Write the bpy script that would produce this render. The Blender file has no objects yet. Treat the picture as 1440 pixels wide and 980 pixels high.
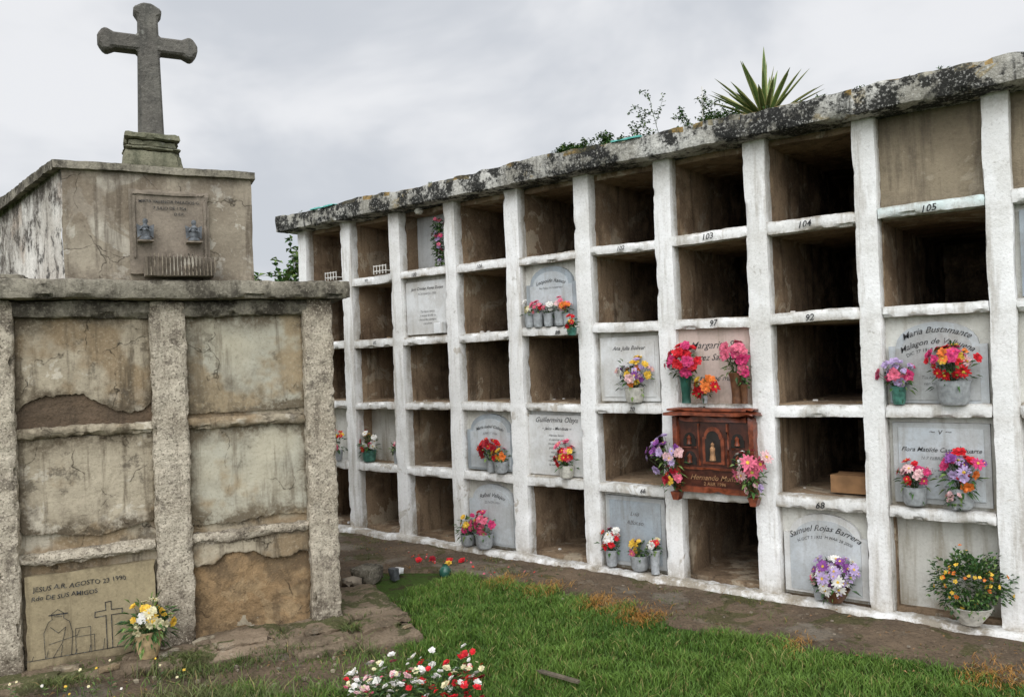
import bpy, math, random
import numpy as np
from mathutils import Vector, Matrix, noise
random.seed(7); np.random.seed(7)
sc=bpy.context.scene
sc.view_settings.view_transform='Standard'
try: sc.view_settings.look='None'
except Exception: pass
sc.view_settings.exposure=0

# ------------------------------------------------------------------ nodes
class NT:
    def __init__(s,name):
        s.m=bpy.data.materials.new(name); s.m.use_nodes=True; s.t=s.m.node_tree
        s.t.nodes.clear()
        s.out=s.n('ShaderNodeOutputMaterial'); s.b=s.n('ShaderNodeBsdfPrincipled')
        s.t.links.new(s.b.outputs[0],s.out.inputs[0])
        s.tc=s.n('ShaderNodeTexCoord')
    def n(s,t): return s.t.nodes.new(t)
    def l(s,a,b): s.t.links.new(a,b)
    def noise(s,scale,detail=3,rough=.6,sc3=None,off=(0,0,0),dist=0):
        mp=s.n('ShaderNodeMapping'); s.l(s.tc.outputs['Object'],mp.inputs['Vector'])
        mp.inputs['Scale'].default_value=sc3 or (1,1,1); mp.inputs['Location'].default_value=off
        n=s.n('ShaderNodeTexNoise'); s.l(mp.outputs[0],n.inputs['Vector'])
        n.inputs['Scale'].default_value=scale; n.inputs['Detail'].default_value=detail
        n.inputs['Roughness'].default_value=rough; n.inputs['Distortion'].default_value=dist
        return n.outputs['Fac']
    def rng(s,v,a,b,c=0,d=1):
        n=s.n('ShaderNodeMapRange'); n.interpolation_type='SMOOTHSTEP'
        s.l(v,n.inputs[0]); n.inputs[1].default_value=a;n.inputs[2].default_value=b
        n.inputs[3].default_value=c;n.inputs[4].default_value=d
        return n.outputs[0]
    def math(s,op,a,b=None):
        n=s.n('ShaderNodeMath'); n.operation=op
        for i,x in enumerate((a,b)):
            if x is None: continue
            if isinstance(x,(int,float)): n.inputs[i].default_value=x
            else: s.l(x,n.inputs[i])
        return n.outputs[0]
    def mix(s,f,a,b):
        n=s.n('ShaderNodeMix'); n.data_type='RGBA'
        for i,x in ((0,f),(6,a),(7,b)):
            if isinstance(x,(int,float)): n.inputs[i].default_value=x
            elif isinstance(x,tuple): n.inputs[i].default_value=(x[0],x[1],x[2],1)
            else: s.l(x,n.inputs[i])
        return n.outputs[2]
    def attr(s,name):
        n=s.n('ShaderNodeAttribute'); n.attribute_name=name; return n
    def bump(s,h,strength,dist=.01,prev=None):
        n=s.n('ShaderNodeBump'); s.l(h,n.inputs['Height']); n.inputs['Strength'].default_value=strength
        n.inputs['Distance'].default_value=dist
        if prev is not None: s.l(prev,n.inputs['Normal'])
        return n.outputs[0]
    def cracks(s,scale,width):
        nz=s.n('ShaderNodeTexNoise'); s.l(s.tc.outputs['Object'],nz.inputs['Vector']); nz.inputs['Scale'].default_value=3; nz.inputs['Detail'].default_value=4
        va=s.n('ShaderNodeVectorMath'); va.operation='MULTIPLY_ADD'; s.l(nz.outputs['Color'],va.inputs[0]); va.inputs[1].default_value=(.55,.55,.55); s.l(s.tc.outputs['Object'],va.inputs[2])
        v=s.n('ShaderNodeTexVoronoi'); v.feature='DISTANCE_TO_EDGE'; v.inputs['Scale'].default_value=scale; s.l(va.outputs[0],v.inputs['Vector'])
        return s.rng(v.outputs['Distance'],0,width,1,0)
    def fin(s,col,rough=.9,nrm=None,spec=.25):
        if isinstance(col,tuple): s.b.inputs['Base Color'].default_value=(*col,1)
        else: s.l(col,s.b.inputs['Base Color'])
        s.b.inputs['Roughness'].default_value=rough
        s.b.inputs['Specular IOR Level'].default_value=spec
        if nrm is not None: s.l(nrm,s.b.inputs['Normal'])
        M[s.m.name]=s.m
        return s.m
M={}
def plaster(name,A,B,grime_shade,mould,streak=.5,mould_th=.62,mould_amt=.8,bump=.5,speck=.25,scale=1.0,patch=None,patch2=None,crack=0):
    t=NT(name)
    c=t.mix(t.rng(t.noise(1.7*scale,3),.35,.65),A,B)
    if patch:
        c=t.mix(t.rng(t.noise(2.6*scale,5,.65,off=(3,1,7),dist=.6),patch[1],patch[1]+.03,0,patch[2]),c,patch[0])
    if patch2:
        c=t.mix(t.rng(t.noise(1.9*scale,4,.6,off=(8,5,2)),patch2[1],patch2[1]+.10,0,patch2[2]),c,patch2[0])
    if streak>0:
        st=t.noise(2.2*scale,4,.65,sc3=(5,5,.5),off=(1,2,3))
        c=t.mix(t.rng(st,.5,.70,0,streak),c,grime_shade)
    m2=t.noise(5*scale,5,.74,off=(9,4,2))
    c=t.mix(t.rng(m2,mould_th,mould_th+.08,0,mould_amt),c,mould)
    d=t.math('MULTIPLY',t.attr('dirt_shade').outputs['Fac'],t.rng(m2,.36,.62,.1,1.35))  # dirt amount, plus shade painted by depth inside the niches
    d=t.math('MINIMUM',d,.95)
    c=t.mix(d,c,grime_shade)
    sp=t.noise(55*scale,2,.7)
    c=t.mix(t.rng(sp,.53,.7,0,speck),c,tuple(x*.5 for x in grime_shade))
    c=t.mix(t.rng(sp,.45,.30,0,speck),c,tuple(min(1,x*1.2) for x in A))
    if crack:
        ck=t.math('MULTIPLY',t.cracks(1.9,.012),t.rng(m2,.44,.56,0,crack))
        c=t.mix(ck,c,tuple(x*.35 for x in grime_shade))
    t.fin(c,.93,t.bump(t.noise(14*scale,4,.8),bump,.02),.15)
    return t.m
plaster('white_plaster',(.86,.86,.845),(.74,.735,.71),(.31,.27,.21),(.27,.245,.20),streak=.55,mould_th=.62,mould_amt=.6,bump=.35,speck=.2,patch=((.44,.39,.32),.65,.75),patch2=((.63,.62,.58),.52,.55))
plaster('teal_plaster',(.58,.71,.69),(.76,.79,.78),(.30,.26,.20),(.25,.225,.185),streak=.5,mould_th=.62,mould_amt=.6,bump=.35,speck=.22)
plaster('panel_white',(.66,.655,.61),(.54,.53,.48),(.27,.23,.165),(.24,.21,.16),streak=.6,mould_th=.64,mould_amt=.5,bump=.3,speck=.15)
plaster('panel_brown',(.30,.25,.175),(.22,.18,.125),(.1,.08,.06),(.12,.1,.08),streak=.6,mould_th=.62,mould_amt=.5,bump=.5,speck=.2,patch=((.38,.33,.25),.58,.6))
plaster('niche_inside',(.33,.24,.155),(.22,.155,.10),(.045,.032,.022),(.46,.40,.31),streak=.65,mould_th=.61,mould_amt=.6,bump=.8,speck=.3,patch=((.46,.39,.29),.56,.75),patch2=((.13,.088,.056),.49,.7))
plaster('roof_concrete',(.64,.63,.58),(.32,.305,.26),(.028,.028,.026),(.018,.018,.016),streak=.98,mould_th=.462,mould_amt=.96,bump=.9,speck=.4,patch=((.33,.25,.11),.60,.6))
plaster('roof_top',(.24,.19,.085),(.36,.34,.28),(.04,.04,.03),(.035,.035,.03),streak=.6,mould_th=.48,mould_amt=.85,bump=.9,speck=.4,patch=((.33,.20,.05),.52,.8))
plaster('old_concrete',(.47,.41,.305),(.31,.265,.19),(.10,.078,.052),(.075,.064,.05),streak=.9,mould_th=.555,mould_amt=.65,bump=.5,speck=.25,patch=((.60,.55,.45),.56,.65),patch2=((.24,.165,.088),.49,.75),crack=.9)
plaster('box_concrete',(.40,.35,.27),(.26,.22,.165),(.11,.088,.066),(.62,.59,.52),streak=.85,mould_th=.60,mould_amt=.6,bump=.4,speck=.2,patch=((.54,.50,.42),.54,.7),patch2=((.18,.14,.10),.51,.65),crack=.8)
plaster('grey_concrete',(.45,.435,.355),(.50,.46,.35),(.14,.112,.075),(.10,.085,.06),streak=.75,mould_th=.58,mould_amt=.55,bump=.35,speck=.2,patch2=((.31,.22,.115),.49,.75),crack=.8)
plaster('pebbledash',(.56,.50,.395),(.37,.32,.245),(.13,.105,.078),(.12,.10,.08),streak=.55,mould_th=.54,mould_amt=.65,bump=1,speck=.8,scale=1.5)
plaster('ledge_concrete',(.34,.31,.245),(.22,.20,.155),(.06,.052,.04),(.06,.055,.045),streak=.75,mould_th=.51,mould_amt=.75,bump=.8,speck=.4)
plaster('moss_concrete',(.21,.20,.14),(.12,.13,.075),(.05,.055,.035),(.46,.45,.40),streak=.5,mould_th=.58,mould_amt=.75,bump=.9,speck=.4)
plaster('cross_stone',(.20,.19,.165),(.13,.12,.105),(.055,.055,.05),(.42,.42,.37),streak=.6,mould_th=.62,mould_amt=.65,bump=.7,speck=.4)
plaster('mouldy_white',(.74,.71,.65),(.52,.48,.42),(.10,.085,.07),(.035,.033,.03),streak=.9,mould_th=.52,mould_amt=.9,bump=.6,speck=.3,patch2=((.36,.25,.17),.56,.5))
plaster('adobe',(.35,.235,.125),(.24,.165,.09),(.085,.06,.038),(.17,.12,.075),streak=.6,mould_th=.57,mould_amt=.6,bump=1,speck=.35,patch=((.42,.31,.18),.55,.6),patch2=((.13,.092,.055),.48,.8),crack=.8)
plaster('adobe_dark',(.17,.12,.08),(.11,.08,.055),(.05,.04,.03),(.25,.2,.14),streak=.4,mould_th=.64,mould_amt=.4,bump=1,speck=.3)
plaster('inscribed',(.41,.34,.21),(.32,.265,.165),(.15,.12,.075),(.18,.145,.095),streak=.7,mould_th=.62,mould_amt=.45,bump=.3,speck=.2)
plaster('plaque_stone',(.32,.27,.21),(.24,.20,.16),(.10,.085,.065),(.4,.36,.29),streak=.6,mould_th=.62,mould_amt=.4,bump=.5,speck=.2)
plaster('path_dirt',(.165,.12,.08),(.105,.078,.054),(.048,.036,.025),(.25,.205,.15),streak=.0,mould_th=.57,mould_amt=.6,bump=1,speck=.5,patch=((.065,.068,.022),.55,.75),patch2=((.23,.205,.165),.56,.65))
plaster('plinth_stone',(.26,.20,.14),(.165,.125,.085),(.055,.045,.03),(.36,.31,.235),streak=.0,mould_th=.6,mould_amt=.5,bump=.9,speck=.4,patch=((.065,.075,.025),.54,.85))
plaster('slab_blue',(.32,.365,.40),(.40,.44,.465),(.2,.19,.17),(.2,.19,.17),streak=.5,mould_th=.66,mould_amt=.45,bump=.15,speck=.15)
plaster('slab_blue_light',(.45,.49,.52),(.54,.57,.585),(.28,.265,.235),(.24,.225,.2),streak=.5,mould_th=.64,mould_amt=.4,bump=.12,speck=.15)
plaster('slab_white',(.70,.71,.705),(.60,.605,.595),(.35,.32,.27),(.3,.28,.23),streak=.5,mould_th=.64,mould_amt=.4,bump=.12,speck=.12)
plaster('slab_pink',(.66,.53,.475),(.58,.47,.41),(.32,.25,.19),(.31,.25,.19),streak=.6,mould_th=.64,mould_amt=.45,bump=.12,speck=.12)
plaster('slab_grey',(.40,.415,.42),(.49,.50,.495),(.22,.21,.185),(.2,.19,.17),streak=.5,mould_th=.66,mould_amt=.45,bump=.15,speck=.15)
def simple(name,col,rough=.6,var=.35,scale=30,spec=.3,col2=None):
    t=NT(name)
    c=t.mix(t.rng(t.noise(scale,2),.3,.7) if col2 is None else t.rng(t.noise(scale,2),.5,.68),tuple(x*(1-var) for x in col),col2 or tuple(min(1,x*(1+var*.6)) for x in col))
    t.fin(c,rough,None,spec); return t.m
simple('black_paint',(.06,.06,.062),.7,.3,45,.2,(.26,.25,.24))
simple('number_paint',(.04,.04,.042),.7,.3,60,.2,(.12,.12,.11))
simple('faded_paint',(.17,.17,.17),.7,.3,45,.2,(.34,.335,.33))
simple('vase_grey',(.38,.40,.41),.5,.25)
simple('vase_white',(.62,.60,.53),.5,.25)
simple('vase_teal',(.07,.19,.15),.3,.4)
simple('glass_green',(.03,.10,.075),.15,.4,10,.5)
simple('vase_clay',(.46,.34,.185),.7,.35)
simple('vase_brown',(.13,.06,.03),.4,.3)
simple('dark_metal',(.07,.075,.08),.5,.4)
simple('statue_grey',(.13,.14,.15),.5,.5)
simple('teal_plastic',(.12,.45,.40),.4,.2)
simple('wood_red',(.20,.05,.022),.35,.5,20,.5)
simple('wood_dark',(.07,.02,.011),.35,.45,20,.5)
simple('glass_dark',(.03,.025,.025),.15,.3,10,.6)
simple('gilt',(.36,.20,.10),.5,.4)
simple('cardboard',(.27,.15,.07),.8,.3,8)
simple('leaf_dark',(.03,.075,.02),.5,.5,40)
simple('leaf_mid',(.055,.13,.03),.5,.5,40)
simple('leaf_light',(.14,.21,.055),.5,.4,40)
simple('leaf_dry',(.20,.12,.05),.8,.4,40)
simple('stem',(.06,.09,.03),.6)
simple('twig',(.12,.10,.07),.8)
simple('agave_leaf',(.13,.20,.06),.45,.35,9,.4)
simple('agave_edge',(.42,.42,.17),.45,.2,9,.4)
simple('f_red',(.56,.012,.02),.6,.4,60)
simple('f_darkred',(.28,.006,.015),.6,.4,60)
simple('f_pink',(.68,.14,.22),.6,.35,60)
simple('f_hotpink',(.56,.04,.15),.6,.4,60)
simple('f_pale',(.70,.44,.44),.6,.3,60)
simple('f_white',(.72,.70,.65),.6,.2,60)
simple('f_cream',(.68,.62,.38),.6,.25,60)
simple('f_yellow',(.70,.44,.05),.6,.35,60)
simple('f_orange',(.68,.17,.03),.6,.35,60)
simple('f_purple',(.22,.06,.26),.6,.4,60)
simple('f_lilac',(.44,.33,.54),.6,.3,60)
simple('pebble',(.25,.21,.16),.9,.4,12)
t=NT('grass_blades'); a=t.attr('col'); t.fin(a.outputs['Color'],.55,None,.25)
t=NT('lawn_soil')
c=t.mix(t.rng(t.noise(1.3,4),.35,.65),(.04,.07,.015),(.055,.09,.02))
c=t.mix(t.rng(t.noise(9,4,.7),.5,.65),c,(.05,.042,.022))
t.fin(c,.95,t.bump(t.noise(40,3,.7),.8,.03),.1)

# ------------------------------------------------------------------ mesh builder
class MB:
    def __init__(s): s.v=[];s.f=[];s.m=[];s.d=[];s.sl=[]
    def mi(s,m):
        if m not in s.sl: s.sl.append(m)
        return s.sl.index(m)
    def disp(s,p,amp,amp2):
        if amp==0 and amp2==0: return p
        q=Vector(p)
        return q+noise.noise_vector(q*3.1)*amp+noise.noise_vector(q*24+Vector((7,3,1)))*amp2
    def box(s,lo,hi,seg,mat,amp=0,amp2=0,rnd=.006,dirt_shade=0.0,shape=None,chip=1.6):
        n=[max(1,int(round((hi[i]-lo[i])/seg))) for i in range(3)]
        idx={};mi=s.mi(mat)
        def V(i,j,k):
            key=(i,j,k)
            if key in idx: return idx[key]
            g=(i,j,k); p=[lo[a]+(hi[a]-lo[a])*g[a]/n[a] for a in range(3)]
            ext=[a for a in range(3) if g[a] in (0,n[a])]
            if len(ext)>=2 and rnd:
                nn=noise.noise(Vector(p)*11)
                r=rnd*(1+chip*max(0,nn-.15)*4)
                for a in ext: p[a]+= r if g[a]==0 else -r
            if shape: p=shape(p)
            q=s.disp(p,amp,amp2)
            idx[key]=len(s.v); s.v.append(tuple(q))
            s.d.append(dirt_shade(p) if callable(dirt_shade) else dirt_shade)
            return idx[key]
        for a,b,c in ((0,1,2),(1,2,0),(2,0,1)):
            for i in range(n[a]):
                for j in range(n[b]):
                    for side in (0,n[c]):
                        def g(ii,jj):
                            k=[0,0,0];k[a]=ii;k[b]=jj;k[c]=side; return V(*k)
                        q=[g(i,j),g(i+1,j),g(i+1,j+1),g(i,j+1)]
                        if side==0: q.reverse()
                        s.f.append(q); s.m.append(mi)
    def grid(s,p00,p10,p11,p01,seg,mat,amp=0,amp2=0,dirt_shade=0.):
        p00,p10,p11,p01=map(Vector,(p00,p10,p11,p01)); mi=s.mi(mat)
        nu=max(1,int((p10-p00).length/seg)); nv=max(1,int((p01-p00).length/seg)); b=len(s.v)
        for j in range(nv+1):
            for i in range(nu+1):
                u=i/nu;v=j/nv
                p=(p00*(1-u)+p10*u)*(1-v)+(p01*(1-u)+p11*u)*v
                s.v.append(tuple(s.disp(p,amp,amp2))); s.d.append(dirt_shade(p) if callable(dirt_shade) else dirt_shade)
        for j in range(nv):
            for i in range(nu):
                k=b+j*(nu+1)+i; s.f.append([k,k+1,k+nu+2,k+nu+1]); s.m.append(mi)
    def prism(s,pts,y0,y1,mat,fn=None):
        fn=fn or (lambda x,y,z:(x,y,z)); mi=s.mi(mat); n=len(pts); b=len(s.v)
        for (x,z) in pts: s.v.append(fn(x,y0,z)); s.d.append(.3)
        for (x,z) in pts: s.v.append(fn(x,y1,z)); s.d.append(.3)
        s.f.append(list(range(b,b+n))); s.m.append(mi)
        s.f.append(list(range(b+2*n-1,b+n-1,-1))); s.m.append(mi)
        for i in range(n):
            j=(i+1)%n; s.f.append([b+j,b+i,b+n+i,b+n+j]); s.m.append(mi)
    def lathe(s,c,prof,mat,n=14,tilt=0):
        mi=s.mi(mat); b=len(s.v); c=Vector(c)
        for (r,z) in prof:
            for i in range(n):
                a=2*math.pi*i/n; s.v.append(tuple(c+Vector((r*math.cos(a),r*math.sin(a),z)))); s.d.append(.1)
        for k in range(len(prof)-1):
            for i in range(n):
                j=(i+1)%n; s.f.append([b+k*n+i,b+k*n+j,b+(k+1)*n+j,b+(k+1)*n+i]); s.m.append(mi)
    def tube(s,pts,r0,r1,mat,n=4):
        mi=s.mi(mat); b=len(s.v); N=len(pts); pts=[Vector(p) for p in pts]
        for k,p in enumerate(pts):
            d=(pts[min(k+1,N-1)]-pts[max(k-1,0)]).normalized()
            u=d.orthogonal().normalized(); w=d.cross(u); r=r0+(r1-r0)*k/max(1,N-1)
            for i in range(n):
                a=2*math.pi*i/n; s.v.append(tuple(p+(u*math.cos(a)+w*math.sin(a))*r)); s.d.append(0)
        for k in range(N-1):
            for i in range(n):
                j=(i+1)%n; s.f.append([b+k*n+i,b+k*n+j,b+(k+1)*n+j,b+(k+1)*n+i]); s.m.append(mi)
    def poly(s,pts,mat):
        b=len(s.v)
        for p in pts: s.v.append(tuple(p)); s.d.append(0)
        s.f.append(list(range(b,b+len(pts)))); s.m.append(s.mi(mat))
    def text(s,body,size,o,mat,arc=0,shear=0,off=0,wob=0):
        vs,fs=text2d(body,size,arc,shear,off); b=len(s.v); mi=s.mi(mat)
        for x,y in vs:
            s.v.append((o[0]+x+wob*math.sin(y*60+x*9),o[1],o[2]+y+wob*math.sin(x*40))); s.d.append(0)
        for f in fs: s.f.append([b+i for i in f]); s.m.append(mi)
    def obj(s,name,parent=None,smooth=True,angle=38,mat=None):
        me=bpy.data.meshes.new(name); me.from_pydata(s.v,[],s.f)
        for m in s.sl: me.materials.append(M[m])
        me.polygons.foreach_set('material_index',s.m)
        at=me.attributes.new('dirt_shade','FLOAT','POINT'); at.data.foreach_set('value',[float(x) for x in s.d])
        if smooth:
            me.polygons.foreach_set('use_smooth',[True]*len(s.f)); me.set_sharp_from_angle(angle=math.radians(angle))
        me.update()
        o=bpy.data.objects.new(name,me); sc.collection.objects.link(o)
        if parent: o.parent=parent
        if mat is not None: o.matrix_world=mat
        return o
_tc={}
def text2d(body,size,arc=0,shear=0,off=0):
    key=(body,size,arc,shear,off)
    if key in _tc: return _tc[key]
    cu=bpy.data.curves.new('t','FONT'); cu.body=body; cu.size=size; cu.align_x='CENTER'; cu.resolution_u=2
    cu.shear=shear; cu.offset=off
    ob=bpy.data.objects.new('t',cu); sc.collection.objects.link(ob)
    dg=bpy.context.evaluated_depsgraph_get(); e=ob.evaluated_get(dg); me=e.to_mesh()
    vs=[(v.co.x,v.co.y) for v in me.vertices]; fs=[list(p.vertices) for p in me.polygons]
    e.to_mesh_clear(); bpy.data.objects.remove(ob); bpy.data.curves.remove(cu)
    if arc: vs=[((arc+y)*math.sin(x/arc),(arc+y)*math.cos(x/arc)-arc) for x,y in vs]
    _tc[key]=(vs,fs); return vs,fs
def empty(name,mat=None):
    o=bpy.data.objects.new(name,None); sc.collection.objects.link(o); o.empty_display_size=.2
    if mat is not None: o.matrix_world=mat
    return o

# ------------------------------------------------------------------ niche wall
W=.75;H=.6453;Z0=.06;PW=.155;LT=.088
NC=12
wall=empty('columbarium_niche_wall')
def pd(p):
    z=p[2]; k=(z-Z0)/H; fr=k-math.floor(k)
    v=.5+.5*noise.noise(Vector((p[0]*1.3,0,z*.8)))
    return min(1,.06*v+.9*math.exp(-max(0,z)/.11)+.40*v*math.exp(-abs(fr-.93)/.06)+.40*math.exp(-abs(3.3-z)/.09)+(.40 if p[1]>.04 else 0))  # grime at base and top; also darker below shelves and further in
mb=MB()
for n in range(-1,NC+1):
    x=W*n+random.uniform(-.006,.006); w=PW/2+random.uniform(-.006,.006)
    mb.box((x-w,random.uniform(-.003,.003),-.02),(x+w,.11,3.31),.028,'white_plaster',.008,.0016,.003,pd)
mb.obj('pillars',wall)
mb=MB()
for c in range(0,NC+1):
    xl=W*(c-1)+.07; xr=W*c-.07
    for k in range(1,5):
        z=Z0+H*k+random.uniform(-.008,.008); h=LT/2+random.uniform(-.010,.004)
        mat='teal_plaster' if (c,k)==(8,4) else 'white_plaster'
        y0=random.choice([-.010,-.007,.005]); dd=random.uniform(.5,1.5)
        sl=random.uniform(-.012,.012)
        mb.box((xl,y0,z-h),(xr,.11,z+h),.024,mat,.010,.004,.003,lambda p,z=z,h=h,dd=dd:dd*(.08+.5*max(0,(z-p[2])/h)+(.35 if p[1]>.03 else 0)+(.55 if p[2]>z+h*.8 else 0)),shape=lambda p,sl=sl,xl=xl:[p[0],p[1],p[2]+sl*((p[0]-xl)/.6-.5)],chip=3.2)  # dirt on top; also darker towards the underside and further in
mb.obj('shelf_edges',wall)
mb=MB()
mb.box((-.9,-.085,-.05),(W*NC+.2,.06,.048),.03,'white_plaster',.016,.010,.008,lambda p:.75+.4*noise.noise(Vector((p[0]*2,0,0))))
mb.obj('footing',wall)
depth_shade=lambda p:min(.95,max(0,(p[1]-.25)*.75))  # shade painted into the niche walls, stronger towards the back
mb=MB()
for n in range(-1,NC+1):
    x=W*n; mb.box((x-.073,.108,0),(x+.073,2.0,3.29),.11,'niche_inside',.008,.004,0,depth_shade)
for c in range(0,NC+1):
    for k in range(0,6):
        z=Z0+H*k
        mb.box((W*(c-1)+.07,.108,z-(.043 if k else .06)),(W*c-.07,2.0,z+(.04 if k else 0)),.11,'niche_inside',.01,.004,0,depth_shade)
mb.box((-.83,2.0,0),(W*NC+.08,2.15,3.3),.25,'niche_inside',0,0,0,.7)  # back wall carries the same painted depth shade
mb.obj('niche_interiors',wall)
mb=MB()
mb.box((-.832,.10,0),(-.80,2.1,3.29),.1,'white_plaster',.008,.004,0,.25)
mb.obj('end_wall',wall)
mb=MB()
def rsh(p):
    p=list(p)
    if p[2]>3.4: p[2]+=.03*noise.noise(Vector((p[0]*1.3,p[1]*1.5,0)))+.018*noise.noise(Vector((p[0]*6,p[1]*6,4)))
    else: p[2]+=.010*noise.noise(Vector((p[0]*3,0,9)))
    if p[1]<0: p[1]+=.012*noise.noise(Vector((p[0]*2.5,0,p[2]*3)))
    return p
mb.box((-1.0,-.16,3.285),(W*NC+.3,2.3,3.465),.04,'roof_concrete',.004,.008,.006,lambda p:min(1,max(0,.26+1.0*noise.noise(Vector((p[0]*.8,3,1)))+.4*min(1,max(0,(p[0]-.5)/3)))),rsh)
o=mb.obj('roof_slab',wall)
o.data.materials.append(M['roof_top']); 
for p in o.data.polygons:
    if p.center[2]>3.432 and (p.normal.z>.5 or noise.noise(Vector(p.center)*6)>-.0): p.material_index=1
mb=MB()
for body,c,k,u in (('103',6,4,0),('104',7,4,-.03),('105',8,4,0),('97',6,3,.02),('92',7,3,-.02),('106',3,4,0),('102',5,4,.0),('70',5,2,.05),('68',7,1,0),('66',5,1,.12),('100',2,4,-.1),('79',6,2,-.1),('88',4,3,.1),('85',1,3,.05),('99',1,4,-.05)):
    mb.text(body,.062 if c>5 else .048,(W*(c-.5)+u,-.021,Z0+H*k-.022),'number_paint',0,.15,.0010,.003)
mb.obj('niche_numbers',wall,False)

def cell(c,r):
    zf=Z0+H*(5-r)+(LT/2 if r<5 else 0); zt=Z0+H*(6-r)-LT/2+(.045 if r==1 else 0)
    return W*(c-1)+PW/2,W*c-PW/2,zf,zt
def arch(w,z0,z1,rise,n=12,flat=.16):
    pts=[(-w/2,z0),(w/2,z0),(w/2,z1-rise)]
    for i in range(n+1):
        a=math.pi*i/n; pts.append((w/2*(1-flat)*math.cos(a),z1-rise+rise*math.sin(a)))
    pts.append((-w/2,z1-rise)); return pts
def rect(w,z0,z1): return [(-w/2,z0),(w/2,z0),(w/2,z1),(-w/2,z1)]
closed=set()
def stone(c,r,panel='panel_white',outer=None,inner=None,kind='rect',lines=(),y=.09,w=.54,name='tombstone',h=.95):
    closed.add((c,r))
    xl,xr,zf,zt=cell(c,r); xc=(xl+xr)/2; mb=MB()
    mb.box((xl-.01,y,zf-.02),(xr+.01,y+.05,zt+.02),.04,panel,.004,.002,0,lambda p:.1+.7*math.exp(-max(0,p[2]-zf)/.06)+.25*math.exp(-max(0,zt-p[2])/.05))
    yf=y
    if outer:
        zz=zf+(zt-zf)*h
        o1=rect(w,zf+.01,zz) if kind=='rect' else arch(w,zf+.01,zz,.15)
        mb.prism([(x+xc,z) for x,z in o1],y-.035,y+.01,outer); yf=y-.035
        if inner:
            o2=rect(w-.07,zf+.045,zz-.035) if kind=='rect' else arch(w-.09,zf+.03,zz-.045,.12)
            mb.prism([(x+xc,z) for x,z in o2],y-.043,y-.03,inner); yf=y-.043
    for (body,size,v,arcr,sh,mat) in lines:
        mb.text(body,size,(xc,yf-.002,zf+(zt-zf)*v),mat,arcr,sh,.0004 if size>.035 else 0,.0008)
    return mb.obj(name,None,True,30)
BP='black_paint';FP='faded_paint'
stone(2,2,'panel_white','slab_white',None,'rect',[('Jose Cristian Reyes Duque',.040,.80,0,.4,BP),('N 24 MARZO 1935',.03,.71,0,.2,FP),('Tus hijos, nietos',.03,.40,0,.3,FP),('y demas familia te',.03,.33,0,.3,FP),('recuerdan siempre',.03,.26,0,.3,FP),('con amor.',.03,.19,0,.3,FP)],w=.58)
stone(4,2,'panel_white','slab_blue','slab_blue_light','arch',[('Leopoldo Ramos',.045,.70,.5,.4,BP),('Sus hijos lo recuerdan',.028,.60,0,.3,FP)])
stone(5,3,'panel_white','slab_white','slab_white','rect',[('Ana Julia Bolivar',.045,.76,0,.4,BP),('Tus hijos',.045,.48,0,.4,BP),('Descansa en la paz',.03,.25,0,.2,FP),('del Senor, amen',.03,.18,0,.2,FP)])
stone(6,3,'slab_pink',None,None,'rect',[('Margarita Sua',.075,.74,0,.4,BP),('  rez Sanchez',.066,.58,0,.4,BP),('te ame mas',.06,.30,0,.4,BP)],y=.05)
stone(8,3,'panel_white','slab_blue_light','slab_grey','arch',[('Maria Bustamante',.055,.83,.42,.4,BP),('Malagon de Valbuena',.051,.70,.40,.4,BP),('DIC 27 1918 - AGO 21 2007',.030,.62,.4,.2,BP),('Tus hijos y nietos',.026,.30,0,.2,FP),('con todo amor',.026,.23,0,.2,FP)],w=.57)
stone(9,3,'panel_white')
stone(9,4,'panel_white')
stone(9,5,'panel_white','slab_grey',None,'rect',[('D Alvarez',.1,.8,0,.3,BP)])
stone(9,2,'panel_white','slab_blue','dark_metal','rect',[])
stone(8,1,'panel_brown',y=.10,name='niche_closing_panel'); stone(9,1,'panel_brown',y=.10,name='niche_closing_panel')
stone(8,4,'panel_white','slab_grey','slab_blue_light','rect',[('Flora Matilde Castro Duarte',.040,.62,0,.4,BP),('N 7 FEBRERO 1930',.028,.53,0,.2,FP),('Tu esposo',.028,.4,0,.2,FP),('e hijos',.028,.33,0,.2,FP),('~ v ~',.06,.82,0,.2,FP)],w=.56)
stone(7,5,'panel_white','slab_white','slab_blue_light','arch',[('Samuel Rojas Barrera',.057,.76,.42,.4,BP),('N OCT 5 1932  M MAR 28 2008',.028,.67,.42,.2,BP),('Tus hijos',.04,.4,0,.3,BP)],w=.57)
stone(8,5,'panel_white',y=.16)
stone(5,5,'panel_white','slab_grey','slab_blue','rect',[('Luis',.05,.7,0,.3,FP),('Alfonso',.05,.58,0,.3,FP)])
stone(4,4,'slab_white','slab_white',None,'rect',[('Guillermina Olaya',.062,.84,0,.4,BP),('~ Jaico - Mendoza ~',.038,.72,0,.4,BP)]+[(s_,.028,.62-.065*i,0,.15,BP) for i,s_ in enumerate(['Abrazo Senor','al caminar por','mi camino yo te','pido que guies','mis pasos y','que tu sombra','me cubra aun en','la noche eterna'])],w=.6)
stone(3,4,'panel_white','slab_blue','slab_blue_light','arch',[('Maria Isabel Galindo',.040,.72,.4,.4,BP),('JUNIO 7 1926',.028,.62,.4,.2,FP),('Tus hijos con',.028,.34,0,.2,FP),('amor eterno',.028,.28,0,.2,FP)],w=.57)
stone(3,5,'panel_white','slab_blue_light','slab_blue_light','arch',[('Rafael Vallejos',.052,.76,.4,.4,BP),('23 NOV 1950',.03,.66,.4,.2,FP)],w=.58)
stone(1,4,'panel_white',y=.22); stone(0,4,'panel_white',y=.12)
stone(2,1,'slab_grey',y=.26,name='niche_closing_panel')
closed.add((6,4))
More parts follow.
